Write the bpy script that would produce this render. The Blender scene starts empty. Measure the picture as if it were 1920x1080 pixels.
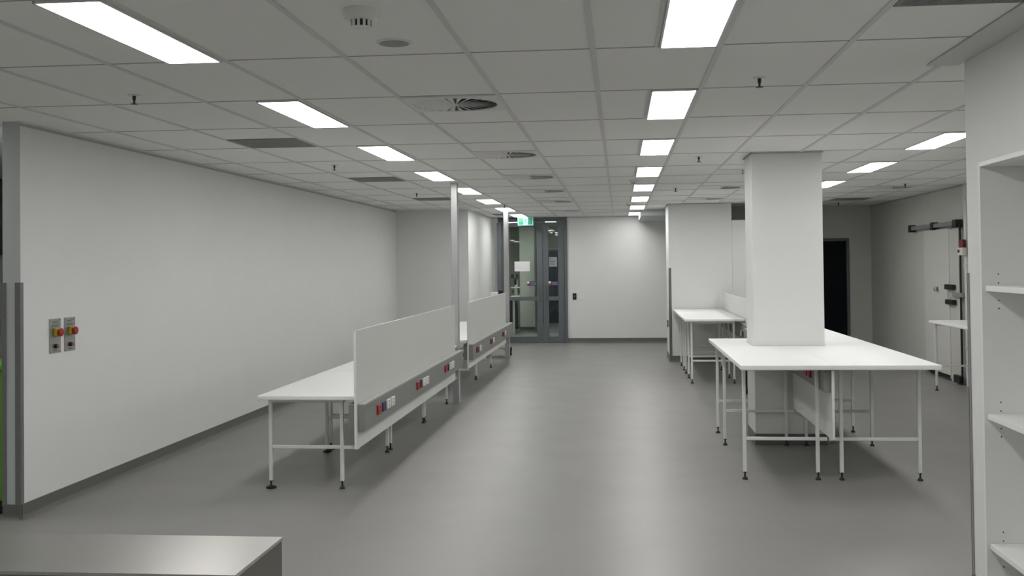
import bpy, bmesh, math, random
from mathutils import Vector, Matrix
random.seed(4)
S = bpy.context.scene
COL = S.collection

# ------------------------------------------------------------------ camera
EYE = 1.696            # eye height, metres; x to the right, y into the room, z up
CE = 2.718             # ceiling height
yaw, pit, rol = .09995, .01722, -.01147
cy_, sy_, cp_, sp_ = math.cos(yaw), math.sin(yaw), math.cos(pit), math.sin(pit)
fw = Vector((-sy_ * cp_, cy_ * cp_, sp_))
ri = Vector((cy_, sy_, 0))
up = ri.cross(fw)
r2 = ri * math.cos(rol) + up * math.sin(rol)
u2 = up * math.cos(rol) - ri * math.sin(rol)
cam_data = bpy.data.cameras.new('camera')
cam_data.sensor_width = 36
cam_data.lens = 1948.89 / 1920 * 36
cam_data.shift_x = -(965.6 - 960) / 1920
cam_data.shift_y = (462.8 - 540) / 1920
cam_data.clip_start = .05
cam = bpy.data.objects.new('camera', cam_data)
COL.objects.link(cam)
m = Matrix((r2, u2, -fw)).transposed().to_4x4()
m.translation = (0, 0, EYE)
cam.matrix_world = m
S.camera = cam

# ------------------------------------------------------------------ world and exposure
w = bpy.data.worlds.new('world')
S.world = w
w.use_nodes = True
w.node_tree.nodes['Background'].inputs[0].default_value = (.55, .62, .66, 1)
w.node_tree.nodes['Background'].inputs[1].default_value = .03
S.view_settings.view_transform = 'Standard'
S.view_settings.look = 'None'
S.view_settings.gamma = 1
S.view_settings.use_curve_mapping = False
S.view_settings.exposure = 0.07
LAMP = 17.5             # radiance of the ceiling panels

# ------------------------------------------------------------------ materials
def mat(name, col, rough=.5, metal=0, noise=None, bump=None, emit=None, spec=.5, alpha=None):
    mt = bpy.data.materials.new(name)
    mt.use_nodes = True
    nt = mt.node_tree
    b = nt.nodes['Principled BSDF']
    b.inputs['Base Color'].default_value = (*col, 1)
    b.inputs['Roughness'].default_value = rough
    b.inputs['Metallic'].default_value = metal
    b.inputs['Specular IOR Level'].default_value = spec
    tc = nt.nodes.new('ShaderNodeTexCoord')
    if noise:
        sc, amt = noise
        n = nt.nodes.new('ShaderNodeTexNoise')
        n.inputs['Scale'].default_value = sc
        n.inputs['Detail'].default_value = 4
        nt.links.new(tc.outputs['Object'], n.inputs['Vector'])
        r = nt.nodes.new('ShaderNodeValToRGB')
        r.color_ramp.elements[0].position = .3
        r.color_ramp.elements[1].position = .7
        r.color_ramp.elements[0].color = (*[c * (1 - amt) for c in col], 1)
        r.color_ramp.elements[1].color = (*[min(1, c * (1 + amt)) for c in col], 1)
        nt.links.new(n.outputs['Fac'], r.inputs['Fac'])
        nt.links.new(r.outputs['Color'], b.inputs['Base Color'])
    if bump:
        n = nt.nodes.new('ShaderNodeTexNoise')
        n.inputs['Scale'].default_value = bump[0]
        nt.links.new(tc.outputs['Object'], n.inputs['Vector'])
        bp = nt.nodes.new('ShaderNodeBump')
        bp.inputs['Strength'].default_value = bump[1]
        bp.inputs['Distance'].default_value = .002
        nt.links.new(n.outputs['Fac'], bp.inputs['Height'])
        nt.links.new(bp.outputs['Normal'], b.inputs['Normal'])
    if emit:
        b.inputs['Emission Color'].default_value = (*emit[0], 1)
        b.inputs['Emission Strength'].default_value = emit[1]
    return mt

M = {}
M['wall'] = mat('wall_paint', (.74, .75, .73), .55, noise=(3, .01), bump=(220, .05))
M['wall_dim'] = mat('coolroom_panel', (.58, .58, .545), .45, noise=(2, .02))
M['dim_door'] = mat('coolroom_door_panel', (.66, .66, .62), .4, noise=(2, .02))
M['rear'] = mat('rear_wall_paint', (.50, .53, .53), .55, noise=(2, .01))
M['tile'] = mat('ceiling_tile', (.89, .89, .87), .9, noise=(400, .02), bump=(300, .15))
M['tee'] = mat('ceiling_tee', (.69, .69, .67), .6, noise=(5, .01))
M['gap'] = mat('shadow_gap_strip', (.45, .45, .43), .8, noise=(5, .02))
M['skirt'] = mat('vinyl_skirting', (.125, .125, .115), .5, noise=(60, .04))
M['guard'] = mat('grey_corner_guard', (.16, .165, .16), .4, noise=(20, .03))
M['top'] = mat('white_laminate', (.84, .845, .84), .5, noise=(4, .005), spec=.3)
M['top'].node_tree.nodes['Principled BSDF'].inputs['Coat Weight'].default_value = .0
M['top'].node_tree.nodes['Principled BSDF'].inputs['Coat Roughness'].default_value = .04
M['panel'] = mat('white_screen_panel', (.70, .71, .68), .45, noise=(4, .006))
M['edge'] = mat('white_edge_strip', (.78, .79, .77), .3, noise=(8, .01))
M['white_metal'] = mat('white_powder_coat', (.72, .73, .72), .35, noise=(30, .01))
M['post'] = mat('silver_post', (.42, .43, .43), .35, metal=.35, noise=(20, .02))
M['duct'] = mat('grey_trunking', (.235, .24, .22), .45, noise=(20, .02))
M['duct_lid'] = mat('grey_trunking_ledge', (.45, .46, .43), .4, noise=(20, .02))
M['black'] = mat('black_rubber', (.008, .008, .009), .5, noise=(40, .1))
M['dark'] = mat('dark_metal', (.04, .045, .045), .4, metal=.3, noise=(40, .05))
M['chrome'] = mat('chrome', (.6, .6, .6), .2, metal=1, noise=(40, .02))
M['red'] = mat('red_plastic', (.36, .015, .02), .4, noise=(30, .05))
M['darkred'] = mat('dark_red_plastic', (.16, .02, .02), .4, noise=(30, .05))
M['blue'] = mat('navy_plastic', (.03, .035, .12), .4, noise=(30, .05))
M['white_pl'] = mat('white_plastic', (.78, .78, .75), .35, noise=(30, .01))
M['yellow'] = mat('yellow_plastic', (.40, .30, .01), .4, noise=(30, .05))
M['orange'] = mat('orange_key', (.45, .2, .08), .4, noise=(30, .05))
M['plate'] = mat('brushed_plate', (.34, .35, .33), .4, metal=.6, noise=(80, .04))
M['door'] = mat('charcoal_door_frame', (.115, .132, .140), .4, noise=(10, .03))
M['blackdoor'] = mat('black_door', (.003, .0045, .007), .6, noise=(10, .05), spec=.15)
M['green'] = mat('lime_green_plastic', (.12, .36, .01), .4, noise=(10, .05))
M['exit'] = mat('exit_green', (.0, .13, .055), .4, noise=(10, .02), emit=((.0, .30, .14), .06))
M['exitw'] = mat('exit_white', (.22, .46, .48), .4, noise=(10, .02), emit=((.30, .75, .78), .10))
M['exitman'] = mat('exit_figure', (.0, .15, .2), .4, noise=(10, .02))
M['paper'] = mat('paper', (.8, .8, .8), .7, noise=(60, .01))
M['ink'] = mat('grey_ink', (.1, .1, .1), .7, noise=(60, .01))
M['paperg'] = mat('grey_notice', (.33, .35, .36), .7, noise=(60, .02))
M['vent'] = mat('vent_grey', (.74, .74, .73), .45, noise=(20, .02))
M['ventdark'] = mat('vent_void', (.02, .022, .024), .6, noise=(20, .05))
M['grille'] = mat('return_grille', (.26, .26, .255), .5, noise=(20, .03))
M['speaker'] = mat('speaker_mesh', (.33, .33, .31), .6, noise=(500, .2))
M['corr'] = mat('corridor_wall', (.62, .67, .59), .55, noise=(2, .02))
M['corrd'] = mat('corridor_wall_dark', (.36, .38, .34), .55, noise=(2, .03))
M['navy'] = mat('navy_cabinet', (.012, .017, .024), .3, noise=(4, .06))
M['tint'] = mat('tinted_window', (.14, .2, .21), .15, noise=(3, .05))
M['lamp'] = mat('light_diffuser', (.9, .9, .9), .4, emit=((1.0, .985, .975), LAMP))

# floor: speckled grey sheet vinyl with a satin sheen
def floor_mat():
    mt = bpy.data.materials.new('speckled_vinyl')
    mt.use_nodes = True
    nt = mt.node_tree
    b = nt.nodes['Principled BSDF']
    tc = nt.nodes.new('ShaderNodeTexCoord')
    def nz(s, det, stops):
        n = nt.nodes.new('ShaderNodeTexNoise')
        n.inputs['Scale'].default_value = s
        n.inputs['Detail'].default_value = det
        nt.links.new(tc.outputs['Object'], n.inputs['Vector'])
        r = nt.nodes.new('ShaderNodeValToRGB')
        while len(r.color_ramp.elements) < len(stops):
            r.color_ramp.elements.new(.5)
        for e, (p, c) in zip(r.color_ramp.elements, stops):
            e.position = p
            e.color = (c, c, c, 1)
        nt.links.new(n.outputs['Fac'], r.inputs['Fac'])
        return n, r
    _, a = nz(170, 3, [(.30, .66), (.42, .95), (.58, 1.0), (.70, 1.28)])
    _, c = nz(1.1, 3, [(.3, .98), (.7, 1.015)])
    mx = nt.nodes.new('ShaderNodeMixRGB'); mx.blend_type = 'MULTIPLY'; mx.inputs[0].default_value = 1
    nt.links.new(a.outputs[0], mx.inputs[1]); nt.links.new(c.outputs[0], mx.inputs[2])
    m2 = nt.nodes.new('ShaderNodeMixRGB'); m2.blend_type = 'MULTIPLY'; m2.inputs[0].default_value = 1
    m2.inputs[1].default_value = (.232, .230, .218, 1)
    nt.links.new(mx.outputs[0], m2.inputs[2])
    nt.links.new(m2.outputs[0], b.inputs['Base Color'])
    _, r = nz(2.0, 5, [(.3, .37), (.7, .41)])
    nt.links.new(r.outputs[0], b.inputs['Roughness'])
    b.inputs['Specular IOR Level'].default_value = .45
    return mt
M['floor'] = floor_mat()

def steel_mat():
    mt = mat('brushed_stainless', (.60, .59, .56), .3, metal=1)
    nt = mt.node_tree
    b = nt.nodes['Principled BSDF']
    tc = nt.nodes.new('ShaderNodeTexCoord')
    mp = nt.nodes.new('ShaderNodeMapping')
    mp.inputs['Scale'].default_value = (1, 1.6, 1)
    n = nt.nodes.new('ShaderNodeTexNoise'); n.inputs['Scale'].default_value = 2.2; n.inputs['Detail'].default_value = 2
    nt.links.new(tc.outputs['Object'], mp.inputs['Vector'])
    nt.links.new(mp.outputs['Vector'], n.inputs['Vector'])
    r = nt.nodes.new('ShaderNodeValToRGB')
    r.color_ramp.elements[0].position = .3; r.color_ramp.elements[0].color = (.27, .27, .27, 1)
    r.color_ramp.elements[1].position = .75; r.color_ramp.elements[1].color = (.30, .30, .30, 1)
    nt.links.new(n.outputs['Fac'], r.inputs['Fac'])
    b.inputs['Roughness'].default_value = .28
    b.inputs['Anisotropic'].default_value = .7
    tv = nt.nodes.new('ShaderNodeCombineXYZ'); tv.inputs[1].default_value = 1
    nt.links.new(tv.outputs[0], b.inputs['Tangent'])
    return mt
M['steel_side'] = mat('steel_cabinet_side', (.20, .195, .175), .45, metal=.8, noise=(3, .04))
M['steel'] = steel_mat()

def glass_mat():
    mt = bpy.data.materials.new('clear_glass')
    mt.use_nodes = True
    nt = mt.node_tree
    nt.nodes.clear()
    o = nt.nodes.new('ShaderNodeOutputMaterial')
    t = nt.nodes.new('ShaderNodeBsdfTransparent'); t.inputs[0].default_value = (.86, .90, .88, 1)
    g = nt.nodes.new('ShaderNodeBsdfGlossy'); g.inputs['Roughness'].default_value = .02
    f = nt.nodes.new('ShaderNodeFresnel'); f.inputs['IOR'].default_value = 1.45
    mx = nt.nodes.new('ShaderNodeMixShader')
    nt.links.new(f.outputs[0], mx.inputs[0]); nt.links.new(t.outputs[0], mx.inputs[1]); nt.links.new(g.outputs[0], mx.inputs[2])
    nt.links.new(mx.outputs[0], o.inputs[0])
    return mt
M['glass'] = glass_mat()

# ------------------------------------------------------------------ mesh helpers
class MB:
    def __init__(s):
        s.bm = bmesh.new()
    def box(s, x0, x1, y0, y1, z0, z1, rot=None):
        v = [s.bm.verts.new((x, y, z)) for z in (z0, z1) for y in (y0, y1) for x in (x0, x1)]
        for f in ((0, 2, 3, 1), (4, 5, 7, 6), (0, 1, 5, 4), (2, 6, 7, 3), (0, 4, 6, 2), (1, 3, 7, 5)):
            s.bm.faces.new([v[i] for i in f])
        if rot is not None:
            bmesh.ops.transform(s.bm, matrix=rot, verts=v)
        return s
    def prism(s, pts, z0, z1):
        a = [s.bm.verts.new((x, y, z0)) for x, y in pts]
        b = [s.bm.verts.new((x, y, z1)) for x, y in pts]
        n = len(pts)
        s.bm.faces.new(a[::-1]); s.bm.faces.new(b)
        for i in range(n):
            s.bm.faces.new((a[i], a[(i + 1) % n], b[(i + 1) % n], b[i]))
        return s
    def xprism(s, pts, x0, x1):
        """profile in (y, z) extruded along x"""
        a = [s.bm.verts.new((x0, y, z)) for y, z in pts]
        b = [s.bm.verts.new((x1, y, z)) for y, z in pts]
        n = len(pts)
        s.bm.faces.new(a); s.bm.faces.new(b[::-1])
        for i in range(n):
            s.bm.faces.new((a[(i + 1) % n], a[i], b[i], b[(i + 1) % n]))
        return s
    def lathe(s, prof, c, axis='z', n=24):
        """profile of (radius, height) round an axis through c"""
        rings = []
        for r, h in prof:
            ring = []
            for k in range(n):
                a = 2 * math.pi * k / n
                p = (r * math.cos(a), r * math.sin(a), h)
                if axis == 'x': p = (p[2], p[0], p[1])
                if axis == 'y': p = (p[0], p[2], p[1])
                ring.append(s.bm.verts.new((c[0] + p[0], c[1] + p[1], c[2] + p[2])))
            rings.append(ring)
        for a, b in zip(rings, rings[1:]):
            for k in range(n):
                s.bm.faces.new((a[k], a[(k + 1) % n], b[(k + 1) % n], b[k]))
        s.bm.faces.new(rings[0][::-1]); s.bm.faces.new(rings[-1])
        return s
    def build(s, name, material, parent=None, bevel=0, seg=2, smooth=False, origin=None):
        bmesh.ops.recalc_face_normals(s.bm, faces=s.bm.faces[:])
        if bevel:
            ed = [e for e in s.bm.edges if e.calc_face_angle(0) > .7]
            bmesh.ops.bevel(s.bm, geom=ed, offset=bevel, segments=seg, affect='EDGES', profile=.5)
        if parent is not None:
            o0 = Vector(parent['_w']) if '_w' in parent else Vector((0, 0, 0))
        else:
            o0 = Vector(origin) if origin else Vector((0, 0, 0))
        if o0.length: bmesh.ops.translate(s.bm, vec=-o0, verts=s.bm.verts[:])
        me = bpy.data.meshes.new(name)
        s.bm.to_mesh(me); s.bm.free()
        me.materials.append(material)
        if smooth:
            for p in me.polygons: p.use_smooth = True
            try: me.set_sharp_from_angle(angle=.7)
            except Exception: pass
        o = bpy.data.objects.new(name, me)
        COL.objects.link(o)
        if parent is not None:
            o.parent = parent
            o['_w'] = tuple(o0)
        else:
            o.location = o0
            o['_w'] = tuple(o0)
        return o

def tag(o, label, cat, group=None):
    o['label'] = label; o['category'] = cat
    if group: o['group'] = group
    return o

def thing(name, label, cat, loc, group=None):
    o = bpy.data.objects.new(name, None)
    COL.objects.link(o)
    o.location = loc
    o.empty_display_size = .1
    o['_w'] = tuple(loc)
    return tag(o, label, cat, group)

def copy_tree(o, parent=None):
    c = o.copy(); COL.objects.link(c); c.parent = parent
    for ch in list(o.children): copy_tree(ch, c)
    return c

def structure(o):
    o['kind'] = 'structure'
    return o

def box(x0, x1, y0, y1, z0, z1): return MB().box(x0, x1, y0, y1, z0, z1)
def sbox(name, mt, *a, bevel=0): return structure(box(*a).build(name, M[mt], bevel=bevel))

XL, XR = -4.08, 4.66           # left wall face, right wall face
YB = 22.45                     # far wall with the glazed door
XW = 1.77                      # near right wall face
# ------------------------------------------------------------------ floor, ceiling, walls
sbox('floor', 'floor', -6.2, 5.0, -3.6, 28.4, -.12, 0)
sbox('ceiling', 'tile', -6.2, 5.0, -3.6, 28.4, CE, CE + .1)
sbox('wall_left', 'wall', XL - .125, XL, 6.745, 18.8, 0, CE)
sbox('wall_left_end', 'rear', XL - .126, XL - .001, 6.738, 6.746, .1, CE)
sbox('wall_far_left', 'wall', -6.1, -2.74, 18.8, YB + .1, 0, CE)
mb = MB().box(-2.74, -2.62, YB, YB + .1, 0, CE).box(-1.12, 1.85, YB, YB + .1, 0, CE)
structure(mb.build('wall_back', M['wall']))
sbox('wall_stub', 'wall', .85, 1.92, 18.08, 19.15, 0, CE)
sbox('wall_stub_side', 'wall', 1.80, 1.92, 19.15, YB + .1, 0, CE)
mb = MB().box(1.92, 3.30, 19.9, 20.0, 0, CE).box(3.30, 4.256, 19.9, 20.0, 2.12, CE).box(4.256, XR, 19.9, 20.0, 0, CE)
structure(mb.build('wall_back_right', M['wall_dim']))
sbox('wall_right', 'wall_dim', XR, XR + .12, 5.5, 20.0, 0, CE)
BY0, BY1, BZ = 3.30, 5.325, 2.175   # opening for the shelving
mb = MB().box(XW, XW + .14, BY1, 5.51, 0, CE).box(XW, XW + .14, BY0, BY1, BZ, CE).box(XW, XW + .14, -3.5, BY0, 0, CE)
mb.box(XW + .14, 2.3, 5.37, 5.51, 0, CE)
structure(mb.build('wall_right_near', M['wall']))
sbox('wall_right_closing', 'wall', 2.3, XR, 5.37, 5.51, 0, CE)
sbox('wall_behind_camera', 'wall', -6.1, XW, -3.6, -3.5, 0, CE)
sbox('wall_left_outer', 'wall', -6.2, -6.1, -3.6, YB, 0, CE)
# low bulkhead left of the stub wall at the far end
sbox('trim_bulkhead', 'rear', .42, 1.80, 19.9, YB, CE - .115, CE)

# the supporting column, with its skirting
sbox('column', 'wall', 1.24, 1.88, 9.87, 10.42, 0, CE)
mb = MB().box(1.233, 1.887, 9.863, 10.427, 0, .1)
structure(mb.build('baseboard_column', M['skirt'], bevel=.003))

# skirtings with a small cove at the foot
def skirt(name, x0, y0, x1, y1, side):
    """runs from (x0,y0) to (x1,y1); side = unit normal pointing into the room"""
    d = Vector((x1 - x0, y1 - y0, 0)); nrm = Vector((*side, 0))
    prof = [(0, 0), (.030, 0), (.024, .003), (.013, .011), (.008, .026), (.007, .1), (0, .1)]
    m_ = MB()
    a = [m_.bm.verts.new(Vector((x0, y0, z)) + nrm * p) for p, z in prof]
    b = [m_.bm.verts.new(Vector((x1, y1, z)) + nrm * p) for p, z in prof]
    n = len(prof)
    m_.bm.faces.new(a); m_.bm.faces.new(b[::-1])
    for i in range(n): m_.bm.faces.new((a[i], a[(i + 1) % n], b[(i + 1) % n], b[i]))
    return structure(m_.build(name, M['skirt']))
skirt('baseboard_left', XL, 6.72, XL, 18.8, (1, 0))
skirt('baseboard_left_end', XL - .127, 6.738, XL + .02, 6.738, (0, -1))
skirt('baseboard_far_left', XL, 18.8, -2.74, 18.8, (0, -1))
skirt('baseboard_recess', -2.74, 18.8, -2.74, YB, (1, 0))
skirt('baseboard_back', -1.12, YB, 1.80, YB, (0, -1))
skirt('baseboard_stub', .84, 18.08, 1.92, 18.08, (0, -1))
skirt('baseboard_stub_side', .85, 19.15, .85, 18.07, (-1, 0))
skirt('baseboard_right', XR, 5.5, XR, 14.6, (-1, 0))
skirt('baseboard_back_right', 4.256, 19.9, XR, 19.9, (0, -1))
skirt('baseboard_right_near', XW, BY1, XW, 5.52, (-1, 0))
# shadow angles where ceiling meets wall
sbox('trim_left', 'tee', XL, XL + .022, 6.738, 18.8, CE - .012, CE - .001)
sbox('trim_left_gap', 'gap', XL, XL + .004, 6.738, 18.8, CE - .030, CE - .012)
sbox('trim_back', 'gap', -1.12, .42, YB - .01, YB, CE - .016, CE - .001)
sbox('trim_right_near', 'tee', XW - .16, XW - .002, -3.4, 5.60, CE - .012, CE - .004)
sbox('trim_right', 'gap', XR - .012, XR, 5.5, 19.9, CE - .016, CE - .001)
mb = MB().box(1.227, 1.893, 9.857, 9.869, CE - .012, CE - .001).box(1.227, 1.239, 9.857, 10.43, CE - .012, CE - .001)
structure(mb.build('trim_column', M['gap']))
mb = MB().box(.837, 1.93, 18.068, 18.08, CE - .012, CE - .001).box(.837, .849, 18.068, 19.15, CE - .012, CE - .001)
structure(mb.build('trim_stub', M['gap']))
# grey corner guards up to 1.6 m
mb = MB().box(XL - .035, XL, 6.731, 6.738, .09, 1.613).box(XL, XL + .005, 6.731, 6.77, .09, 1.613)
structure(mb.build('trim_guard_wall_end', M['guard']))
sbox('trim_guard_wall_end_outer', 'guard', XL - .131, XL - .100, 6.731, 6.7375, .09, 1.613)
mb = MB().box(.842, .885, 18.072, 18.079, .09, 1.61).box(.842, .849, 18.072, 18.12, .09, 1.61)
structure(mb.build('trim_guard_stub', M['guard']))
mb = MB().box(XW - .006, XW, 5.49, 5.516, .1, 1.627).box(XW - .006, XW + .03, 5.51, 5.516, .1, 1.627)
structure(mb.build('trim_guard_right', M['grille']))

# suspended ceiling grid: main tees along y, dark strips along x painted as shadow gaps
X0, GW = -.113, .6
ROWS = [4.93 + 1.219 * k for k in range(-7, 15)]
mb = MB()
for k in range(-9, 9):
    x = X0 + GW * k
    y0, y1 = -3.4, YB
    if x < XL: y0, y1 = -3.4, (18.7 if x < XL - .2 else 6.7)
    if x > XW: y0, y1 = 5.55, 19.85
    if XL < x < -2.74: y1 = 18.75
    if .87 < x < 1.92: y1 = 18.05
    mb.box(x - .013, x + .013, y0, y1, CE - .006, CE + .002)
structure(mb.build('trim_ceiling_tees', M['tee']))
mb = MB()
for y in ROWS:
    xa, xb = -6, XW if y < 5.5 else XR
    if y > 18.8: xa = -2.74
    if y > 6.6 and y < 18.8: xa = XL
    if y > 18.05: xb = .87
    mb.box(xa, xb, y - .0045, y + .0045, CE - .003, CE + .002)
    if 18.1 < y < 19.85: mb.box(1.92, XR, y - .0045, y + .0045, CE - .003, CE + .002)
structure(mb.build('trim_ceiling_shadow_gaps', M['gap']))

# ------------------------------------------------------------------ ceiling lights
def light_proto():
    t = thing('ceiling_light', 'x', 'ceiling light', (0, 0, CE))
    fr = MB()
    W2, L2, b = .136, .602, .010
    fr.box(-W2, W2, CE and -L2, -L2 + b, CE - .012, CE).box(-W2, W2, L2 - b, L2, CE - .012, CE)
    fr.box(-W2, -W2 + b, -L2, L2, CE - .012, CE).box(W2 - b, W2, -L2, L2, CE - .012, CE)
    fr.build('frame', M['white_metal'], t)
    df = MB().box(-W2 + b, W2 - b, -L2 + b, L2 - b, CE - .008, CE - .001)
    df.build('diffuser', M['lamp'], t)
    return t
ORD = ['first', 'second', 'third', 'fourth', 'fifth', 'sixth', 'seventh', 'eighth', 'ninth']
LP = light_proto(); used = False
def place_light(x, yc, label, group):
    global used
    t = LP if not used else copy_tree(LP)
    used = True
    t.location = (x, yc, CE)
    t['label'] = label; t['group'] = group
def lights(x, ks, rowname, cat_ord, L=1.2):
    for n, k in enumerate(ks):
        yc = 4.93 - .607 + 2.438 * k
        place_light(x, yc, '%s lit panel in the %s' % (cat_ord[n], rowname), 'light panels of the ' + rowname)
lights(-2.066, [0, 1, 2, 3, 4, 5, 6, 7], 'left ceiling row, above the low benches', ['nearest'] + ORD[1:])
lights(.335, [0, 1, 2, 3, 4, 5, 6, 7], 'middle ceiling row, above the walkway', ['nearest'] + ORD[1:])
lights(2.735, [1, 2, 3, 4, 5], 'short right ceiling row, past the column', ['nearest'] + ORD[1:])
for k in (-1, -2):
    for x, s in ((-4.466, 'added outer left'), (-2.066, 'left'), (.335, 'middle')):  # outer left row is added, unseen, to brighten the left side
        place_light(x, 4.323 + 2.438 * k, 'lit ceiling panel %s behind the camera on the %s row' % ('just' if k == -1 else 'well', s), 'light panels behind the camera')
place_light(-5.066, 6.76, 'added lit ceiling panel in the side bay beyond the end of the left wall', 'light panels behind the camera')  # unseen panel added to lighten the bay past the wall end
# narrow infill tees beside the middle row
mb = MB()
for k in range(8):
    yc = 4.323 + 2.438 * k
    mb.box(.187 - .008, .187 + .008, yc - .61, yc + .61, CE - .006, CE + .002)
structure(mb.build('trim_light_tees', M['tee']))

# ------------------------------------------------------------------ swirl diffusers
def swirl_proto():
    t = thing('swirl_vent', 'x', 'air vent', (0, 0, CE))
    h, R, n = .295, .262, 40
    # square plate with round hole
    m_ = MB(); bm = m_.bm
    outer, inner = [], []
    for k in range(n):
        a = 2 * math.pi * k / n
        c, s_ = math.cos(a), math.sin(a)
        q = h / max(abs(c), abs(s_))
        outer.append((c * q, s_ * q)); inner.append((c * R, s_ * R))
    for z in (CE - .008, CE):
        pass
    vo = [bm.verts.new((x, y, CE - .008)) for x, y in outer]; vi = [bm.verts.new((x, y, CE - .012)) for x, y in inner]
    vt = [bm.verts.new((x, y, CE)) for x, y in outer]; vj = [bm.verts.new((x, y, CE)) for x, y in inner]
    for k in range(n):
        j = (k + 1) % n
        bm.faces.new((vo[k], vo[j], vi[j], vi[k])); bm.faces.new((vo[k], vt[k], vt[j], vo[j])); bm.faces.new((vi[k], vi[j], vj[j], vj[k]))
    m_.build('face_plate', M['vent'], t)
    MB().lathe([(R, 0), (R, .003)], (0, 0, CE - .004), n=40).build('throat', M['ventdark'], t)
    hub = MB().lathe([(.022, -.014), (.03, -.010), (.03, -.004)], (0, 0, CE), n=16)
    nb = 26
    for k in range(nb):
        a = 2 * math.pi * (k + .25) / nb
        d = Vector((math.cos(a), math.sin(a), 0)); p = Vector((-math.sin(a), math.cos(a), 0))
        w0, w1 = .004, .036
        z0, z1 = CE - .014, CE - .006
        v = [d * .025 + Vector((0, 0, z0)), d * (R - .004) + Vector((0, 0, z0)),
             d * (R - .004) + p * w1 + Vector((0, 0, z1)), d * .025 + p * w0 + Vector((0, 0, z1))]
        lo = [hub.bm.verts.new(q) for q in v]; hi = [hub.bm.verts.new(q + Vector((0, 0, .0015))) for q in v]
        hub.bm.faces.new(lo); hub.bm.faces.new(hi[::-1])
        for i in range(4):
            hub.bm.faces.new((lo[i], hi[i], hi[(i + 1) % 4], lo[(i + 1) % 4]))
    hub.build('blades', M['vent'], t)
    return t
SP = swirl_proto(); first = True
for x, y, lab in [(-1.013, 6.465, 'square white ceiling vent with swirl blades nearest the camera, left of the walkway'),
                  (-1.013, 9.53, 'second swirl ceiling vent from the camera in the row left of the walkway'),
                  (-1.013, 12.02, 'third swirl ceiling vent from the camera in the row left of the walkway'),
                  (-1.013, 14.37, 'fourth swirl ceiling vent from the camera in the row left of the walkway'),
                  (-1.013, 16.8, 'fifth swirl ceiling vent from the camera in the row left of the walkway'),
                  (-1.013, 19.9, 'farthest swirl ceiling vent, in front of the glazed door'),
                  (1.387, 11.86, 'swirl ceiling vent just behind the square column'),
                  (1.387, 14.3, 'swirl ceiling vent above the near end of the far white bench'),
                  (1.387, 16.75, 'swirl ceiling vent right in front of the stub wall'),
                  (3.787, 14.9, 'swirl ceiling vent on the far right near the cold room door')]:
    t = SP if first else copy_tree(SP)
    first = False
    t.location = (x, y, CE); t['label'] = lab; t['group'] = 'swirl ceiling vents'

def grille_proto():
    t = thing('return_grille', 'x', 'air vent', (0, 0, CE))
    h = .285
    m_ = MB()
    for a in ((-h, h, -h, -h + .02), (-h, h, h - .02, h), (-h, -h + .02, -h, h), (h - .02, h, -h, h)):
        m_.box(*a, CE - .008, CE)
    m_.build('frame', M['grille'], t)
    MB().box(-h + .01, h - .01, -h + .01, h - .01, CE - .002, CE - .0005).build('backing', M['ventdark'], t)
    m_ = MB()
    for k in range(44):
        q = -h + .022 + k * .0123
        m_.box(q, q + .0045, -h, h, CE - .008, CE - .002)
        m_.box(-h, h, q, q + .0045, CE - .0078, CE - .002)
    m_.build('egg_crate', M['grille'], t)
    return t
GP = grille_proto(); first = True
for x, y, lab in [(-2.81, 8.27, 'dark square return grille in the ceiling nearest the camera, beside the left wall'),
                  (-2.81, 11.96, 'second dark return grille from the camera along the left wall'),
                  (-2.81, 15.7, 'third dark return grille from the camera along the left wall'),
                  (-2.25, 20.9, 'dark return grille in the ceiling recess left of the glazed door'),
                  (1.387, 3.99, 'dark return grille at the top edge of the picture near the shelving wall'),
                  (3.787, 17.6, 'dark return grille in the far right corner before the black door')]:
    t = GP if first else copy_tree(GP)
    first = False
    t.location = (x, y, CE); t['label'] = lab; t['group'] = 'return air grilles'

# ------------------------------------------------------------------ sprinklers, smoke detectors, speaker
def sprinkler_proto():
    t = thing('sprinkler', 'x', 'sprinkler', (0, 0, CE))
    MB().lathe([(.036, -.006), (.036, 0)], (0, 0, CE), n=20).build('rosette', M['white_metal'], t)
    MB().lathe([(.010, -.006), (.010, -.028), (.006, -.034), (.006, -.050)][::-1], (0, 0, CE), n=12).build('body', M['dark'], t)
    MB().lathe([(.020, -.056), (.020, -.053), (.008, -.050)], (0, 0, CE), n=16).build('deflector', M['dark'], t)
    return t
KP = sprinkler_proto(); first = True
for x, y, lab in [(-2.82, 5.83, 'small pendant sprinkler in the ceiling nearest the camera on the left'),
                  (-2.83, 10.17, 'small pendant sprinkler between the first and second left return grilles'),
                  (-2.82, 14.37, 'small pendant sprinkler just before the third left return grille'),
                  (-1.94, 17.6, 'small pendant sprinkler beside the left light row near the far post'),
                  (.785, 5.85, 'small pendant sprinkler nearest the camera, right of the middle light row'),
                  (.772, 10.1, 'small pendant sprinkler left of the square column top'),
                  (.772, 14.27, 'small pendant sprinkler before the stub wall'),
                  (3.797, 14.27, 'small pendant sprinkler on the far right near the cold room door'),
                  (3.797, 18.5, 'small pendant sprinkler over the far right corner by the black door')]:
    t = KP if first else copy_tree(KP)
    first = False
    t.location = (x, y, CE); t['label'] = lab; t['group'] = 'ceiling sprinklers'

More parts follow.
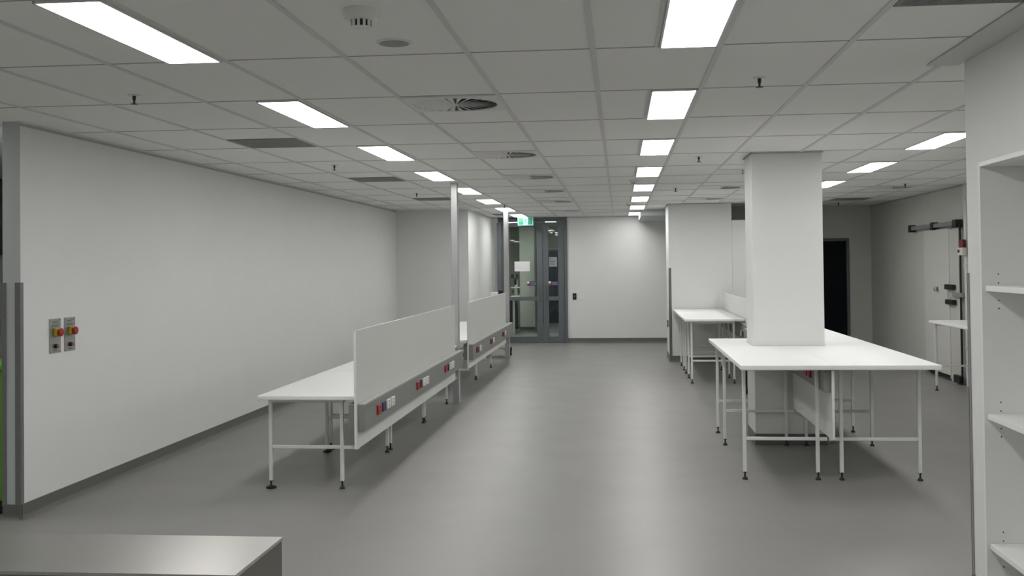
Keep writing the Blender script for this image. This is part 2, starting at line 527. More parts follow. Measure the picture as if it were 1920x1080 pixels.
def smoke_proto():
    t = thing('smoke_detector', 'x', 'smoke detector', (0, 0, CE))
    MB().lathe([(.038, -.034), (.050, -.030), (.055, -.018), (.055, 0)], (0, 0, CE), n=28).build('base', M['white_pl'], t, smooth=True)
    m_ = MB()
    for k in range(12):
        a = 2 * math.pi * k / 12
        m_.box(.029, .034, -.004, .004, CE - .056, CE - .034, rot=Matrix.Translation((0, 0, 0)) @ Matrix.Rotation(a, 4, 'Z'))
    m_.build('cage', M['white_pl'], t)
    MB().lathe([(.026, -.055), (.026, -.034)], (0, 0, CE), n=20).build('sensor', M['dark'], t)
    MB().lathe([(.026, -.063), (.036, -.060), (.036, -.055)], (0, 0, CE), n=24).build('cap', M['white_pl'], t, smooth=True)
    return t
DP = smoke_proto(); first = True
for x, y, lab in [(-1.01, 4.04, 'white round smoke detector near the top of the picture by the round speaker'),
                  (.186, 12.77, 'small smoke detector beside the middle light row at mid distance'),
                  (.17, 17.6, 'small smoke detector beside the middle light row at the far end')]:
    t = DP if first else copy_tree(DP)
    first = False
    t.location = (x, y, CE); t['label'] = lab; t['group'] = 'smoke detectors'
    s_ = 1.3 if lab.startswith('white') else 1
    t.scale = (s_, s_, s_)
t = thing('ceiling_speaker', 'flat round ceiling speaker with grey mesh, just behind the nearest smoke detector', 'ceiling speaker', (-1.01, 4.65, CE))
MB().lathe([(.067, -.007), (.080, -.005), (.083, 0)], (-1.01, 4.65, CE), n=36).build('rim', M['vent'], t, smooth=True)
MB().lathe([(.067, -.009), (.067, -.004)], (-1.01, 4.65, CE), n=36).build('mesh_cover', M['speaker'], t)

# ------------------------------------------------------------------ workbenches
def foot(x, y, leg, big=False):
    m_ = MB()
    r = .040 if big else .021
    m_.lathe([(r, 0), (r, .008 if not big else .012), (.012 if not big else .02, .020), (.007, .022), (.007, .05), (.015, .052), (.015, .062)], (x, y, 0), n=18)
    return m_.build('levelling_foot', M['black'], leg, smooth=True)

def bench(label, x0, x1, y0, y1, zt, frames, lx0, lx1, group, poly=None, bar_to=None, big=(), th=.034, q=.0135, skip=(), bv=.006):
    t = thing('workbench', label, 'workbench', ((x0 + x1) / 2, (y0 + y1) / 2, 0), group)
    pts = poly or [(x0, y0), (x1, y0), (x1, y1), (x0, y1)]
    MB().prism(pts, zt - th, zt).build('worktop', M['top'], t, bevel=bv, seg=3, smooth=True)
    zu = zt - th
    for n, y in enumerate(frames):
        for x in (lx0, lx1):
            if (n, x == lx1) in skip: continue
            lg = MB().box(x - q, x + q, y - q, y + q, .055, zu - .002).build('leg', M['white_metal'], t, bevel=.003, seg=1)
            foot(x, y, lg, (n, x == lx1) in big)
        MB().box(lx0 + q, lx1 - q, y - q, y + q, zu - .030, zu - .001).build('top_rail', M['white_metal'], t, bevel=.002, seg=1)
        xa, xb = lx0 + q, lx1 - q
        MB().box(xa, xb, y - q + .001, y + q - .001, .305, .330).build('crossbar', M['white_metal'], t, bevel=.003, seg=1)
        if bar_to is not None:
            a, b = sorted((bar_to, lx1 + q if bar_to > lx1 else lx0 - q))
            MB().box(a, b, y - q + .001, y + q - .001, .305, .330).build('bracket', M['white_metal'], t)
    return t

def side_rails(t, xs, y0, y1, zu):
    for x in xs:
        MB().box(x - .012, x + .012, y0, y1, zu - .028, zu - .002).build('side_rail', M['white_metal'], t)

def outlet(parent, x, y, z, kind, s):
    """s = +1 faces +x, -1 faces -x"""
    name = {'r': 'red_outlet', 'd': 'dark_red_outlet', 'b': 'navy_outlet', 'k': 'black_outlet', 'w': 'white_outlet'}[kind]
    mt = {'r': 'red', 'd': 'darkred', 'b': 'blue', 'k': 'black', 'w': 'white_pl'}[kind]
    wd = {'r': .115, 'd': .075, 'b': .115, 'k': .06, 'w': .115}[kind]
    a, b = sorted((x, x + s * .016))
    o = MB().box(a, b, y, y + wd, z - .037, z + .037).build(name, M[mt], parent, bevel=.003)
    m_ = MB()
    xx = x + s * .016
    a, b = sorted((xx - s * .001, xx + s * .0012))
    c = y + wd / 2
    if kind in 'wrb':
        m_.box(a, b, c - .006, c + .006, z + .014, z + .028)
        m_.box(a, b, c - .012, c - .008, z - .016, z - .004).box(a, b, c + .008, c + .012, z - .016, z - .004).box(a, b, c - .002, c + .002, z - .028, z - .018)
        m_.build('socket_slots', M['ink' if kind == 'w' else 'black'], o)
    else:
        m_.box(a, b, c - .010, c + .010, z - .012, z + .012)
        m_.build('rocker_switch', M['dark'], o)

def service_screen(label, x, y0, y1, z0, z1, duct, dz, dd, outlets, group, both=True, oz=None):
    """x = centre of the panel; duct (ya,yb); dd = trunking depth"""
    t = thing('service_screen', label, 'bench screen', (x, (y0 + y1) / 2, z0), group)
    h = .009
    MB().box(x - h + .001, x + h - .001, y0 + .004, y1 - .004, z0 + .003, z1 - .003).build('panel', M['panel'], t)
    m_ = MB().box(x - h, x + h, y0, y0 + .004, z0, z1).box(x - h, x + h, y1 - .004, y1, z0, z1)
    m_.box(x - h, x + h, y0, y1, z1 - .003, z1).box(x - h, x + h, y0, y1, z0, z0 + .003)
    m_.build('edge_band', M['edge'], t)
    for s in ((1, -1) if both is True else (both,)):
        a, b = sorted((x + s * h, x + s * (h + dd)))
        tr = MB().box(a, b, duct[0], duct[1], dz[0], dz[1]).build('trunking', M['duct'], t, bevel=.004)
        a2, b2 = sorted((x + s * h, x + s * (h + dd - .006)))
        MB().box(a2, b2, duct[0] + .004, duct[1] - .004, dz[1] + .0005, dz[1] + .006).build('ledge', M['duct_lid'], tr)
    for s, y, kind in outlets:
        outlet(t, x + s * (h + dd), y, (dz[0] + dz[1]) / 2 if oz is None else oz, kind, s)
    return t

GL = 'low white benches along the left partition'
ZL = .722
cuts = [7.68, 9.41, 11.12, 12.76]
LAB = ['low white workbench nearest the camera on the left', 'second low white workbench of the near left run', 'third low white workbench of the near left run, ending at the near post']
for k in range(3):
    fr = [(7.80, 9.34), (9.475, 11.085), (11.165, 12.62)][k]
    t = bench(LAB[k], -2.755, -1.998, cuts[k] + .0008, cuts[k + 1] - .0008 if k < 2 else 12.62, ZL, fr, -2.688, -2.128, GL,
              bar_to=-1.995, big=((0, False), (1, False)) if k == 0 else ((0, False),) if k == 1 else ())
    side_rails(t, (-2.688, -2.128), fr[0] + .015, fr[1] - .015, ZL - .034)
fr2 = [(13.62, 15.30), (15.36, 17.1)]
for k in range(2):
    c = [(13.42, 15.33), (15.3316, 17.9)][k]
    t = bench(['low white workbench just past the near left post', 'low white workbench at the far end of the left run, by the far post'][k], -2.755, -1.998, c[0], c[1], ZL, fr2[k], -2.688, -2.14, GL, bar_to=-1.995)
    side_rails(t, (-2.688, -2.14), fr2[k][0] + .015, fr2[k][1] - .015, ZL - .034)

GS = 'white dividing screens with grey power trunking'
R1 = [(1, 8.07, 'r'), (1, 8.235, 'b'), (1, 8.40, 'w'), (1, 8.56, 'w'),
      (1, 9.68, 'r'), (1, 9.835, 'k'), (1, 9.98, 'w'), (1, 10.14, 'w'),
      (1, 11.27, 'r'), (1, 11.43, 'k'), (1, 11.58, 'w'), (1, 11.74, 'w')]
service_screen('long white desk screen on the near left benches, running to the near post', -1.984, 7.65, 12.36, .325, 1.215, (7.69, 12.62), (.455, .655), .055, R1, GS, oz=.562)
R2 = [(1, 13.38, 'd'), (1, 13.50, 'd'), (1, 13.70, 'w'), (1, 14.9, 'd'), (1, 15.03, 'd'), (1, 15.2, 'w'), (1, 16.5, 'd'), (1, 16.62, 'd'), (1, 16.82, 'w')]
service_screen('white desk screen between the two left posts', -1.984, 13.46, 17.95, .345, 1.212, (13.20 + .3, 18.6), (.455, .655), .055,
               [(s, y + .42, k) for s, y, k in R2], GS, oz=.56)

def post(label, x0, x1, y0, y1):
    t = thing('service_post', label, 'post', ((x0 + x1) / 2, (y0 + y1) / 2, 0), 'full height service posts')
    MB().box(x0, x1, y0, y1, .004, CE - .004).build('shaft', M['post'], t, bevel=.006)
    MB().box(x0 - .004, x1 + .004, y0 - .004, y1 + .004, 0, .012).build('base_plate', M['post'], t, bevel=.002)
    MB().box(x0 - .008, x1 + .008, y0 - .008, y1 + .008, CE - .012, CE - .001).build('ceiling_collar', M['tee'], t, bevel=.002)
post('silver floor to ceiling post at the end of the near left screen', -2.058, -1.978, 12.65, 12.75)
post('silver floor to ceiling post at the far end of the left benches', -2.078, -1.992, 18.66, 18.76)

# trolley parked behind the far post
tx, ty = -2.285, 19.18
t = thing('lab_trolley', 'white framed trolley on black castors behind the far left post', 'trolley', (tx, ty, 0))
for sx in (-1, 1):
    for sy in (-1, 1):
        MB().box(tx + sx * .17 - .015, tx + sx * .17 + .015, ty + sy * .19 - .015, ty + sy * .19 + .015, .12, 1.05).build('upright', M['white_metal'], t)
        c = MB().lathe([(.045, -.014), (.05, -.008), (.05, .008), (.045, .014)], (tx + sx * .24, ty + sy * .22, .05), axis='x', n=20).build('castor', M['black'], t, smooth=True)
        MB().box(tx + sx * .24 - .018, tx + sx * .24 + .018, ty + sy * .22 - .02, ty + sy * .22 + .02, .08, .16).build('castor_fork', M['dark'], c)
MB().box(tx - .255, tx + .255, ty - .24, ty + .24, .16, .18).build('chassis', M['duct'], t, bevel=.004)
for z in (.6, 1.03):
    MB().box(tx - .19, tx + .19, ty - .21, ty + .21, z, z + .02).build('shelf', M['white_metal'], t, bevel=.004)
t2 = thing('instrument', 'small black and white instrument on the trolley top behind the far left screen', 'instrument', (tx, ty, 1.05))
MB().box(tx - .10, tx + .04, ty - .1, ty + .1, 1.051, 1.19).build('housing', M['white_pl'], t2, bevel=.01)
MB().box(tx + .05, tx + .13, ty - .08, ty + .08, 1.051, 1.23).build('control_unit', M['black'], t2, bevel=.01)

# ---- right island
GR = 'tall white benches of the island round the column'
ZR = .912
XC = 1.597
cx0, cx1, cy0, cy1 = 1.233, 1.887, 9.862, 10.428
gA = .004
polyA = [(.905, 8.02), (XC - .0006, 8.02), (XC - .0006, cy0 - gA), (cx0 - gA, cy0 - gA), (cx0 - gA, cy1 + gA), (XC - .0006, cy1 + gA), (XC - .0006, 10.88), (.905, 10.88)]
polyB = [(XC + .0, 8.02), (2.375, 8.02), (2.375, 10.88), (XC, 10.88), (XC, cy1 + gA), (cx1 + gA, cy1 + gA), (cx1 + gA, cy0 - gA), (XC, cy0 - gA)]
# the frame behind the column (third) has its inner leg clear of the shaft
tA = bench('tall white bench with a notched top on the left side of the square column', .905, XC, 8.02, 10.88, ZR, (8.29, 9.82, 10.52), .955, 1.513, GR, poly=polyA, bar_to=1.585, bv=.002)
side_rails(tA, (.955,), 8.31, 10.50, ZR - .034)
tB = bench('tall white bench with a notched top on the right side of the square column', XC, 2.375, 8.02, 10.88, ZR, (8.29, 9.82, 10.60), 1.693, 2.28, GR, poly=polyB, bar_to=1.60, bv=.002)
side_rails(tB, (2.28,), 8.31, 10.58, ZR - .034)
tC = bench('tall white bench pushed against the back end of the column island', XC, 2.375, 10.882, 13.3, ZR, (11.54, 13.1), 1.693, 2.28, GR, bar_to=1.60)
side_rails(tC, (1.693, 2.28), 11.56, 13.08, ZR - .034)
service_screen('white panel with grey trunking hanging under the tall bench in front of the column', 1.592, 8.06, 9.85, .345, .872, (8.10, 9.845), (.70, .865), .05,
               [(-1, 8.62, 'r'), (-1, 8.78, 'r')], GS, both=-1, oz=.79)
service_screen('white panel with grey trunking under the tall bench behind the column', 1.592, 10.45, 13.25, .345, .872, (10.49, 13.2), (.70, .865), .05, [(-1, 11.0, 'r')], GS, both=-1, oz=.79)

# ---- far right run in front of the stub wall
GF = 'tall white benches before the stub wall'
tD = bench('tall white bench behind the column, near half of the run by the stub wall', .90, 1.715, 14.72, 16.40, .905, (14.81, 15.49, 16.15), .995, 1.58, GF, bar_to=1.72)
side_rails(tD, (.995, 1.58), 14.83, 16.13, .871)
tE = bench('tall white bench with its far end against the stub wall', .90, 1.715, 16.402, 18.02, .905, (16.64, 17.33), .995, 1.58, GF, bar_to=1.72)
side_rails(tE, (.995, 1.58), 16.66, 17.31, .871)
service_screen('white desk screen standing up behind the far white bench by the stub wall', 1.745, 13.9, 17.98, .345, 1.185, (13.95, 17.95), (.62, .835), .045,
               [(-1, 14.60, 'b'), (-1, 14.78, 'w'), (-1, 16.3, 'r')], GS, both=-1, oz=.70)
tF = bench('tall white bench on the hidden side of the far screen, behind the column', 1.775, 2.5, 14.3, 17.5, .905, (14.5, 15.9, 17.3), 1.85, 2.42, GF)
# tall white cupboard beside the stub wall
t = thing('tall_cupboard', 'tall plain white cupboard standing right of the stub wall', 'cupboard', (2.35, 18.25, 0))
MB().box(1.9215, 2.75, 18.09, 18.5, .08, 2.42).build('body', M['wall'], t, bevel=.003)
for a, b in ((1.9215, 2.334), (2.337, 2.748)):
    d = MB().box(a, b, 18.07, 18.0895, .1, 2.415).build('door', M['wall'], t, bevel=.002)
    MB().box((2.31 if a < 2 else 2.36), (2.32 if a < 2 else 2.37), 18.04, 18.07, 1.1, 1.25).build('handle', M['chrome'], d)
MB().box(1.95, 2.73, 18.11, 18.48, 0, .08).build('plinth', M['skirt'], t)
# black castored stool base seen behind the column leg
sx, sy = 1.72, 13.45
t = thing('castor_trolley', 'black framed low trolley on castors seen between the bench legs left of the column', 'trolley', (sx, sy, 0))
for a in (-.12, .12):
    for b in (-.15, .15):
        c = MB().lathe([(.045, -.012), (.05, -.006), (.05, .006), (.045, .012)], (sx + a, sy + b, .05), axis='x', n=20).build('castor', M['black'], t, smooth=True)
        MB().box(sx + a - .012, sx + a + .012, sy + b - .012, sy + b + .012, .09, .5).build('upright', M['black'], t)
MB().box(sx - .13, sx + .13, sy - .17, sy + .17, .50, .52).build('deck', M['black'], t)

# ---- table by the cold room
tG = bench('tall white table against the far right wall beside the cold room door', 4.035, 4.63, 12.2, 14.16, .905, (12.4, 14.02), 4.085, 4.58, None)

# ------------------------------------------------------------------ emergency stop stations on the left wall
for y0, lab in ((7.095, 'left of the pair of steel emergency stop plates on the left wall'), (7.297, 'right of the pair of steel emergency stop plates on the left wall')):
    t = thing('emergency_stop', lab, 'emergency stop', (XL, y0 + .078, 1.217), 'emergency stop plates')
    x = XL
    MB().box(x, x + .004, y0, y0 + .156, 1.094, 1.344).build('face_plate', M['plate'], t, bevel=.002)
    yc = y0 + .078
    yb = MB().box(x + .004, x + .032, yc - .034, yc + .036, 1.214, 1.276).build('yellow_block', M['yellow'], t, bevel=.008)
    MB().lathe([(.018, .032), (.018, .040), (.029, .045), (.030, .054), (.023, .060)], (x, yc, 1.245), axis='x', n=24).build('red_button', M['red'], yb, smooth=True)
    kk = MB().lathe([(.016, .004), (.016, .020), (.013, .022)], (x, yc - .004, 1.145), axis='x', n=20).build('key_switch', M['black'], t, smooth=True)
    MB().box(x + .022, x + .040, yc - .009, yc + .005, 1.132, 1.158).build('key', M['orange'], kk, bevel=.003)
    m_ = MB()
    for z, a in ((1.322, .10), (1.312, .06), (1.296, .11), (1.288, .08), (1.118, .03), (1.110, .05)):
        m_.box(x + .004, x + .0046, yc - a / 2, yc + a / 2, z - .0022, z + .0022)
    for a in (.012, .144):
        for z in (1.102, 1.332):
            m_.box(x + .004, x + .0055, y0 + a - .003, y0 + a + .003, z - .003, z + .003)
    m_.build('engraving', M['ink'], t)

# ------------------------------------------------------------------ glazed door unit at the far end
Yd = YB - .02
FX0, FX1 = -2.62, -1.12
m_ = MB()
m_.box(FX0, FX1, YB - .03, YB + .08, 2.62, CE - .002).box(FX0, FX0 + .06, YB - .03, YB + .08, 0, 2.62).box(FX1 - .06, FX1, YB - .03, YB + .08, 0, 2.62)
m_.box(FX0, FX1, YB - .02, YB + .06, 0, .01)
fr = structure(m_.build('door_1', M['door'], bevel=.004))
leafA = [(-2.555, -1.655, -2.455, -1.785), (-1.645, -1.185, -1.528, -1.319)]
for n, (a, b, ga, gb) in enumerate(leafA):
    m_ = MB()
    y0, y1 = YB, YB + .045
    m_.box(a, ga, y0, y1, .015, 2.61).box(gb, b, y0, y1, .015, 2.61)
    m_.box(ga, gb, y0, y1, .015, .135).box(ga, gb, y0, y1, 2.515, 2.61).box(ga, gb, y0, y1, .915, 1.0)
    lf = m_.build('door_leaf', M['door'], fr, bevel=.003)
    MB().box(ga, gb, YB + .020, YB + .026, .135, 2.515).build('glass_pane', M['glass'], lf)
    hx = gb + .05 if n == 0 else ga - .05
    MB().lathe([(.011, -.18), (.011, .18)], (hx, YB - .05, 1.08), n=12).box(hx - .008, hx + .008, YB - .05, YB, .94, .955).box(hx - .008, hx + .008, YB - .05, YB, 1.2, 1.215).build('pull_handle', M['door'], lf)
MB().box(-2.45, -1.95, YB - .09, YB - .002, 2.63, 2.69).build('door_closer', M['door'], fr, bevel=.004)
# notices and push signs on the glass
tag(box(-2.268, -1.932, YB + .014, YB + .0155, 1.553, 1.763).build('paper_notice', M['paper']), 'blank white sheet stuck on the glass of the left door leaf', 'notice')
t = thing('printed_notice', 'grey printed notice stuck on the narrow glass of the right door leaf', 'notice', (-1.43, YB + .018, 1.66))
MB().box(-1.515, -1.345, YB + .014, YB + .0155, 1.645, 1.85).build('sheet', M['paperg'], t)
m_ = MB()
for k, (z, wd) in enumerate(((1.825, .08), (1.80, .04), (1.775, .13), (1.755, .12), (1.735, .13), (1.71, .1), (1.685, .12))):
    m_.box(-1.505, -1.505 + wd, YB + .0125, YB + .014, z - .004, z + .004)
m_.build('text', M['ink'], t)
for a, lab in ((-1.995, 'red and blue door sign on the left leaf of the glazed door'), (-1.53, 'red and blue door sign on the right leaf of the glazed door')):
    t = thing('door_sign', lab, 'door sign', (a, YB - .002, 1.28), 'red and blue door signs')
    wd = .215
    MB().box(a, a + wd, YB - .006, YB - .002, 1.235, 1.33).build('backing', M['blue'], t)
    MB().box(a + .0, a + .05, YB - .008, YB - .006, 1.235, 1.28).build('red_square', M['red'], t)
    MB().box(a + .0, a + .05, YB - .008, YB - .006, 1.285, 1.33).build('white_square', M['paper'], t)
    m_ = MB()
    for z in (1.305, 1.282, 1.26):
        m_.box(a + .07, a + wd - .02, YB - .0075, YB - .006, z - .004, z + .004)
    m_.build('text', M['paperg'], t)

# exit sign hung from the ceiling before the door
ex, ey = -1.975, 22.0
t = thing('exit_sign', 'green exit sign with a white running figure panel above the glazed door', 'exit sign', (ex, ey, CE))
MB().box(ex - .165, ex + .165, ey - .02, ey + .02, CE - .192, CE - .012).build('housing', M['exitw'], t, bevel=.004)
MB().box(ex - .148, ex - .045, ey - .024, ey - .02, CE - .172, CE - .030).build('green_panel', M['exit'], t)
MB().box(ex + .05, ex + .145, ey - .024, ey - .02, CE - .172, CE - .030).build('green_panel', M['exit'], t)
m_ = MB()
def limb(x0, z0, x1, z1, wd):
    d = Vector((x1 - x0, 0, z1 - z0)); L_ = d.length
    a = math.atan2(d.z, d.x)
    m_.box(0, L_, -.0015, .0015, -wd / 2, wd / 2, rot=Matrix.Translation((x0, ey - .0225, z0)) @ Matrix.Rotation(-a, 4, 'Y'))
zc = CE - .10
m_.lathe([(.011, -.0015), (.011, .0015)], (ex + .008, ey - .0225, zc + .052), axis='y', n=14)
limb(ex + .002, zc + .038, ex - .006, zc - .004, .020)
limb(ex - .004, zc - .002, ex + .022, zc - .018, .012); limb(ex + .022, zc - .018, ex + .018, zc - .048, .011)
limb(ex - .006, zc - .004, ex - .016, zc - .030, .012); limb(ex - .016, zc - .030, ex - .040, zc - .036, .010)
limb(ex + .004, zc + .034, ex + .030, zc + .018, .009); limb(ex, zc + .034, ex - .028, zc + .024, .009); limb(ex - .028, zc + .024, ex - .034, zc + .004, .008)
m_.build('running_figure', M['exitman'], t)
MB().box(ex - .05, ex + .05, ey - .01, ey + .01, CE - .012, CE).build('ceiling_bracket', M['white_metal'], t)

# switches right of the door
t = thing('access_reader', 'small black access reader on the far wall right of the glazed door', 'switch', (-.975, YB, 1.0))
MB().box(-1.012, -.932, YB - .02, YB, .93, 1.065).build('housing', M['black'], t, bevel=.006)
MB().box(-.982, -.962, YB - .022, YB - .02, 1.0, 1.01).build('indicator', M['white_pl'], t)
t = thing('wall_switch', 'white wall switch plate next to the black reader on the far wall', 'switch', (-.80, YB, 1.0))
MB().box(-.845, -.760, YB - .010, YB, .925, 1.06).build('plate', M['white_pl'], t, bevel=.003)
MB().box(-.815, -.790, YB - .014, YB - .010, .98, 1.01).build('rocker', M['white_pl'], t, bevel=.002)
t = thing('wall_switch', 'small black switch low on the side of the stub wall', 'switch', (.85, 18.8, .62))
MB().box(.835, .85, 18.6, 18.75, .56, .68).build('plate', M['black'], t, bevel=.003)
MB().box(.832, .835, 18.65, 18.70, .61, .64).build('rocker', M['white_pl'], t)
t = thing('wall_hook', 'small white fitting on the left face of the square column', 'wall fitting', (1.24, 10.13, 1.55))
MB().box(1.232, 1.24, 10.10, 10.16, 1.52, 1.585).build('plate', M['white_pl'], t, bevel=.003)
MB().lathe([(.007, -.010), (.008, -.005), (.007, 0)], (1.232, 10.13, 1.55), axis='x', n=14).build('peg', M['vent'], t, smooth=True)

# ------------------------------------------------------------------ corridor behind the glazed door
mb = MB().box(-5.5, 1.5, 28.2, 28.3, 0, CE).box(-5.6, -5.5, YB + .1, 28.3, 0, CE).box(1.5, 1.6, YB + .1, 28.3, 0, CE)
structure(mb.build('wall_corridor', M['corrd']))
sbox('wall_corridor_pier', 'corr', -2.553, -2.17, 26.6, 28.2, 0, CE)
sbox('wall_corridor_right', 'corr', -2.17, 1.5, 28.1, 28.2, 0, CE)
skirt('baseboard_corridor', -2.553, 26.6, -2.17, 26.6, (0, -1))
t = thing('dark_cabinet', 'tall dark cabinet seen through the glazed door, right of the pale pier', 'cabinet', (-1.7, 26, 0))
MB().box(-2.06, -1.2, 25.75, 26.4, .24, 2.08).build('body', M['navy'], t, bevel=.01)
MB().box(-2.04, -1.22, 25.72, 25.749, .26, 2.05).build('door', M['navy'], t, bevel=.006)
MB().box(-2.04, -1.22, 25.8, 26.35, 0, .24).build('plinth', M['paperg'], t)
t = thing('laboratory_desk', 'pale desk with dark drawers behind the glass of the left door leaf', 'desk', (-3.0, 26, 0))
MB().box(-3.6, -2.47, 25.3, 26.0, .84, .88).build('desktop', M['corr'], t, bevel=.006)
for a in (-3.55, -3.05, -2.615):
    MB().box(a, a + .05, 25.35, 25.40, 0, .84).build('leg', M['corr'], t)
MB().box(-3.0, -2.50, 25.45, 25.95, .12, .82).build('drawer_unit', M['navy'], t, bevel=.005)
mx, my = -2.565, 25.6
t = thing('microscope', 'pale microscope with dark knobs on the desk behind the glass', 'microscope', (mx, my, .88))
MB().box(mx - .11, mx + .11, my - .15, my + .15, .881, .93).build('base', M['corr'], t, bevel=.01)
MB().box(mx - .03, mx + .04, my + .04, my + .12, .93, 1.32).build('column', M['vent'], t, bevel=.01)
MB().box(mx - .10, mx + .12, my - .12, my + .08, 1.12, 1.145).build('stage', M['white_pl'], t)
MB().lathe([(.03, 0), (.035, .05), (.035, .12), (.02, .16)], (mx, my - .03, 1.2), n=16).build('objective', M['black'], t, smooth=True)
MB().lathe([(.035, 0), (.03, .10)], (mx - .07, my - .06, 1.36), n=16).lathe([(.035, 0), (.03, .10)], (mx + .05, my - .06, 1.36), n=16).build('eyepiece', M['dark'], t, smooth=True)
for a in (-.07, .075):
    MB().lathe([(.03, -.015), (.03, .015)], (mx + a, my + .06, 1.03), axis='x', n=16).build('focus_knob', M['black'], t, smooth=True)
for x, y, lab in ((-2.52, 24.6, 'lit ceiling panel behind the glass on the left of the corridor'), (-1.62, 24.6, 'lit ceiling panel behind the narrow right glass'),
                   (-.2, 25.5, 'added lit corridor panel hidden behind the far wall right of the glazed door'), (-3.9, 25.5, 'added lit corridor panel hidden behind the left door recess')):  # the two hidden panels are added to brighten the corridor
    c = copy_tree(LP); c.location = (x, y, CE); c['label'] = lab; c['group'] = 'light panels behind the glazed door'

# ------------------------------------------------------------------ black door, cold room door and fittings on the right
m_ = MB().box(3.30, 3.35, 19.86, 19.98, 0, 2.12).box(4.206, 4.256, 19.86, 19.98, 0, 2.12).box(3.35, 4.206, 19.86, 19.98, 2.07, 2.12)
d2 = structure(m_.build('door_2', M['door'], bevel=.003))
MB().box(3.352, 4.204, 19.90, 19.945, .008, 2.068).build('door_leaf', M['blackdoor'], d2)
MB().lathe([(.009, 0), (.009, .11)], (3.42, 19.86, 1.18), axis='x', n=10).box(3.42, 3.44, 19.86, 19.90, 1.17, 1.19).build('lever_handle', M['dark'], d2)

XD = 4.60
t = thing('cold_room_door', 'pale sliding cold room door on the far right wall, hung from an overhead rail', 'door', (XR, 15.7, 0))
dl = MB().box(XD, XR - .004, 15.14, 16.32, .03, 2.14).build('door_slab', M['dim_door'], t, bevel=.008)
m_ = MB().box(XD + .01, XR, 14.70, 15.13, .0, 2.12).build('jamb_panel', M['wall_dim'], t, bevel=.004)
rl = MB().box(XD - .03, XD + .03, 14.72, 16.95, 2.165, 2.225).build('rail', M['grille'], t, bevel=.004)
for y, wd in ((16.88, .12), (15.72, .12), (14.66, .16)):
    MB().box(XD - .045, XD + .045, y, y + wd, 2.135, 2.245).build('rail_bracket', M['black'], rl, bevel=.004)
MB().box(XD - .012, XD + .004, 14.60, 14.645, .04, 2.18).build('rubber_seal', M['black'], t)
MB().box(XD - .004, XD, 15.14, 16.32, .03, .075).build('bottom_gasket', M['black'], dl)
MB().lathe([(.035, -.012), (.035, 0)], (XD, 15.64, 1.275), axis='x', n=18).lathe([(.02, -.06), (.034, -.05), (.034, -.035), (.012, -.012)], (XD, 15.64, 1.275), axis='x', n=18).build('knob', M['chrome'], dl, smooth=True)
hd = MB().box(XD - .05, XD + .009, 14.86, 15.20, 1.280, 1.352).box(XD - .05, XD + .009, 14.84, 15.18, 1.072, 1.142).build('handle_pad', M['black'], t, bevel=.01)
MB().lathe([(.010, 1.14), (.010, 1.28)], (XD - .035, 15.08, 0), n=12).build('handle_bar', M['chrome'], hd)
MB().box(XD - .035, XD + .009, 14.50, 14.90, 1.185, 1.245).build('latch_bracket', M['grille'], t, bevel=.006)
MB().box(XD - .05, XD + .005, 14.60, 14.85, .02, .12).build('floor_guide', M['black'], t)

t = thing('conduit', 'pale vertical pipe beside the cold room door, up to the ceiling', 'pipe', (4.63, 14.45, 0))
MB().lathe([(.025, .0), (.025, CE - .003)], (4.632, 14.48, 0), n=16).build('pipe', M['vent'], t, smooth=True)
for z in (.5, 1.6, 2.5):
    MB().box(4.60, XR, 14.45, 14.51, z, z + .03).build('clip', M['vent'], t)
t = thing('isolator_box', 'dark red isolator over a white label box beside the cold room door', 'switch', (XD, 14.45, 1.85))
MB().box(XD - .04, 4.605, 14.40, 14.57, 1.86, 1.965).build('red_housing', M['darkred'], t, bevel=.006)
MB().box(XD - .05, 4.605, 14.38, 14.57, 1.755, 1.858).build('white_housing', M['white_pl'], t, bevel=.006)
MB().box(XD - .056, XD - .05, 14.50, 14.56, 1.79, 1.83).build('toggle', M['black'], t)
t = thing('alarm_button', 'grey box with an orange lamp right of the isolator by the cold room', 'alarm', (XR, 14.2, 1.85))
MB().box(XR - .045, XR, 14.12, 14.33, 1.76, 1.95).build('housing', M['grille'], t, bevel=.006)
MB().lathe([(.02, -.075), (.03, -.06), (.03, -.045)], (XR, 14.24, 1.83), axis='x', n=16).build('orange_lamp', M['orange'], t, smooth=True)
MB().box(XR - .055, XR - .045, 14.20, 14.28, 1.89, 1.935).build('black_button', M['black'], t)

# ------------------------------------------------------------------ shelving set in the near right wall
XB0, XB1 = XW - .004, XW + .38
t = thing('shelving_unit', 'tall white open shelving unit built into the near right wall', 'shelves', ((XB0 + XB1) / 2, (BY0 + BY1) / 2, 0))
e = .022
MB().box(XB0, XB1, BY1 - .001 - e, BY1 - .001, .1, BZ - .001).build('side_panel', M['edge'], t, bevel=.001, seg=1)
MB().box(XB0, XB1, BY0 + .001, BY0 + .001 + e, .1, BZ - .001).build('side_panel', M['edge'], t, bevel=.001, seg=1)
MB().box(XB0, XB1, BY0 + .024, BY1 - .024, BZ - .024, BZ - .001).build('top_panel', M['edge'], t, bevel=.001, seg=1)
MB().box(XB1 - .018, XB1, BY0 + .024, BY1 - .024, .12, BZ - .025).build('back_panel', M['edge'], t)
MB().box(XB0, XB1, BY0 + .024, BY1 - .024, .1, .122).build('bottom_panel', M['panel'], t)
MB().box(XB0 + .01, XB1, BY0 + .002, BY1 - .002, 0, .1).build('plinth', M['skirt'], t)
for z in (1.553, .927, .295):
    MB().box(XB0 + .015, XB1 - .02, BY0 + .026, BY1 - .026, z - .013, z + .015).build('shelf', M['top'], t, bevel=.0015, seg=1)
m_ = MB()
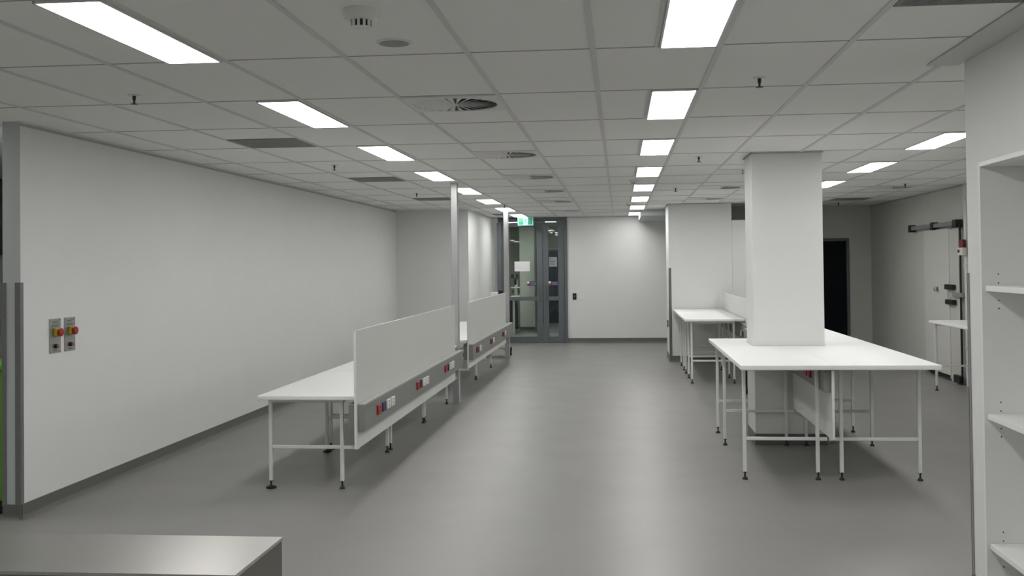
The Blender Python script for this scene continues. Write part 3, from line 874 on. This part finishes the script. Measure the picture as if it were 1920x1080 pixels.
for zc2 in (1.553, .927, .295):
    for dz_ in (-.09, -.05, .035, .078):
        m_.lathe([(.0036, -.0006), (.0036, .0004)], (1.845, BY1 - e - .0012, zc2 + dz_ - .008), axis='y', n=10)
m_.build('pin_holes', M['black'], t)

# ------------------------------------------------------------------ stainless unit in the foreground, green bin at the left edge
t = thing('steel_bench', 'stainless steel bench top corner in the foreground at the lower left', 'steel bench', (-1.8, 2.8, 0))
sx0, sx1, sy0, sy1 = -2.75, -1.001, 2.618, 3.0
MB().box(sx0, sx1, sy0, sy1, .893, .9).build('worktop', M['steel'], t)
MB().box(sx0, sx1, sy0 - .0025, sy0 - .0001, .892, .9005).build('front_highlight', M['chrome'], t)  # bright strips here and on the side stand in for the edge highlight
MB().box(sx1 + .0001, sx1 + .0022, sy0 - .0025, sy1, .892, .9005).build('side_highlight', M['chrome'], t)
MB().box(sx0 + .01, sx1 - .0015, sy0 + .0015, sy1 - .0015, .12, .8925).build('cabinet_body', M['steel_side'], t)
MB().box(sx0 + .03, sx1 - .03, sy0 + .03, sy1 - .03, 0, .12).build('plinth', M['skirt'], t)
t = thing('waste_bin', 'lime green bin just beyond the end of the left wall', 'bin', (-4.55, 6.95, 0))
MB().box(-4.85, -4.222, 6.86, 7.35, .09, 1.0).build('body', M['green'], t, bevel=.02)
MB().box(-4.87, -4.215, 6.84, 7.37, 1.0, 1.04).build('lid', M['green'], t, bevel=.01)
MB().box(-4.8, -4.24, 6.88, 7.3, 0, .09).build('base', M['black'], t)
w1 = structure(MB().box(-6.1, -6.06, 8.6, 11.6, 1.85, 2.6).build('window_1', M['door']))
MB().box(-6.06, -6.055, 8.65, 11.55, 1.9, 2.55).build('pane', M['tint'], w1)

# the glass panel leaning before the recess wall, left of the far post
t = thing('glass_partition', 'narrow dark grey framed panel left of the far post, in front of the door recess', 'partition', (-2.56, 22.3, 0))
MB().box(-2.625, -2.535, 22.28, 22.33, 0, 2.60).build('frame', M['door'], t)

for o in list(bpy.data.objects):
    if '_w' in o: del o['_w']
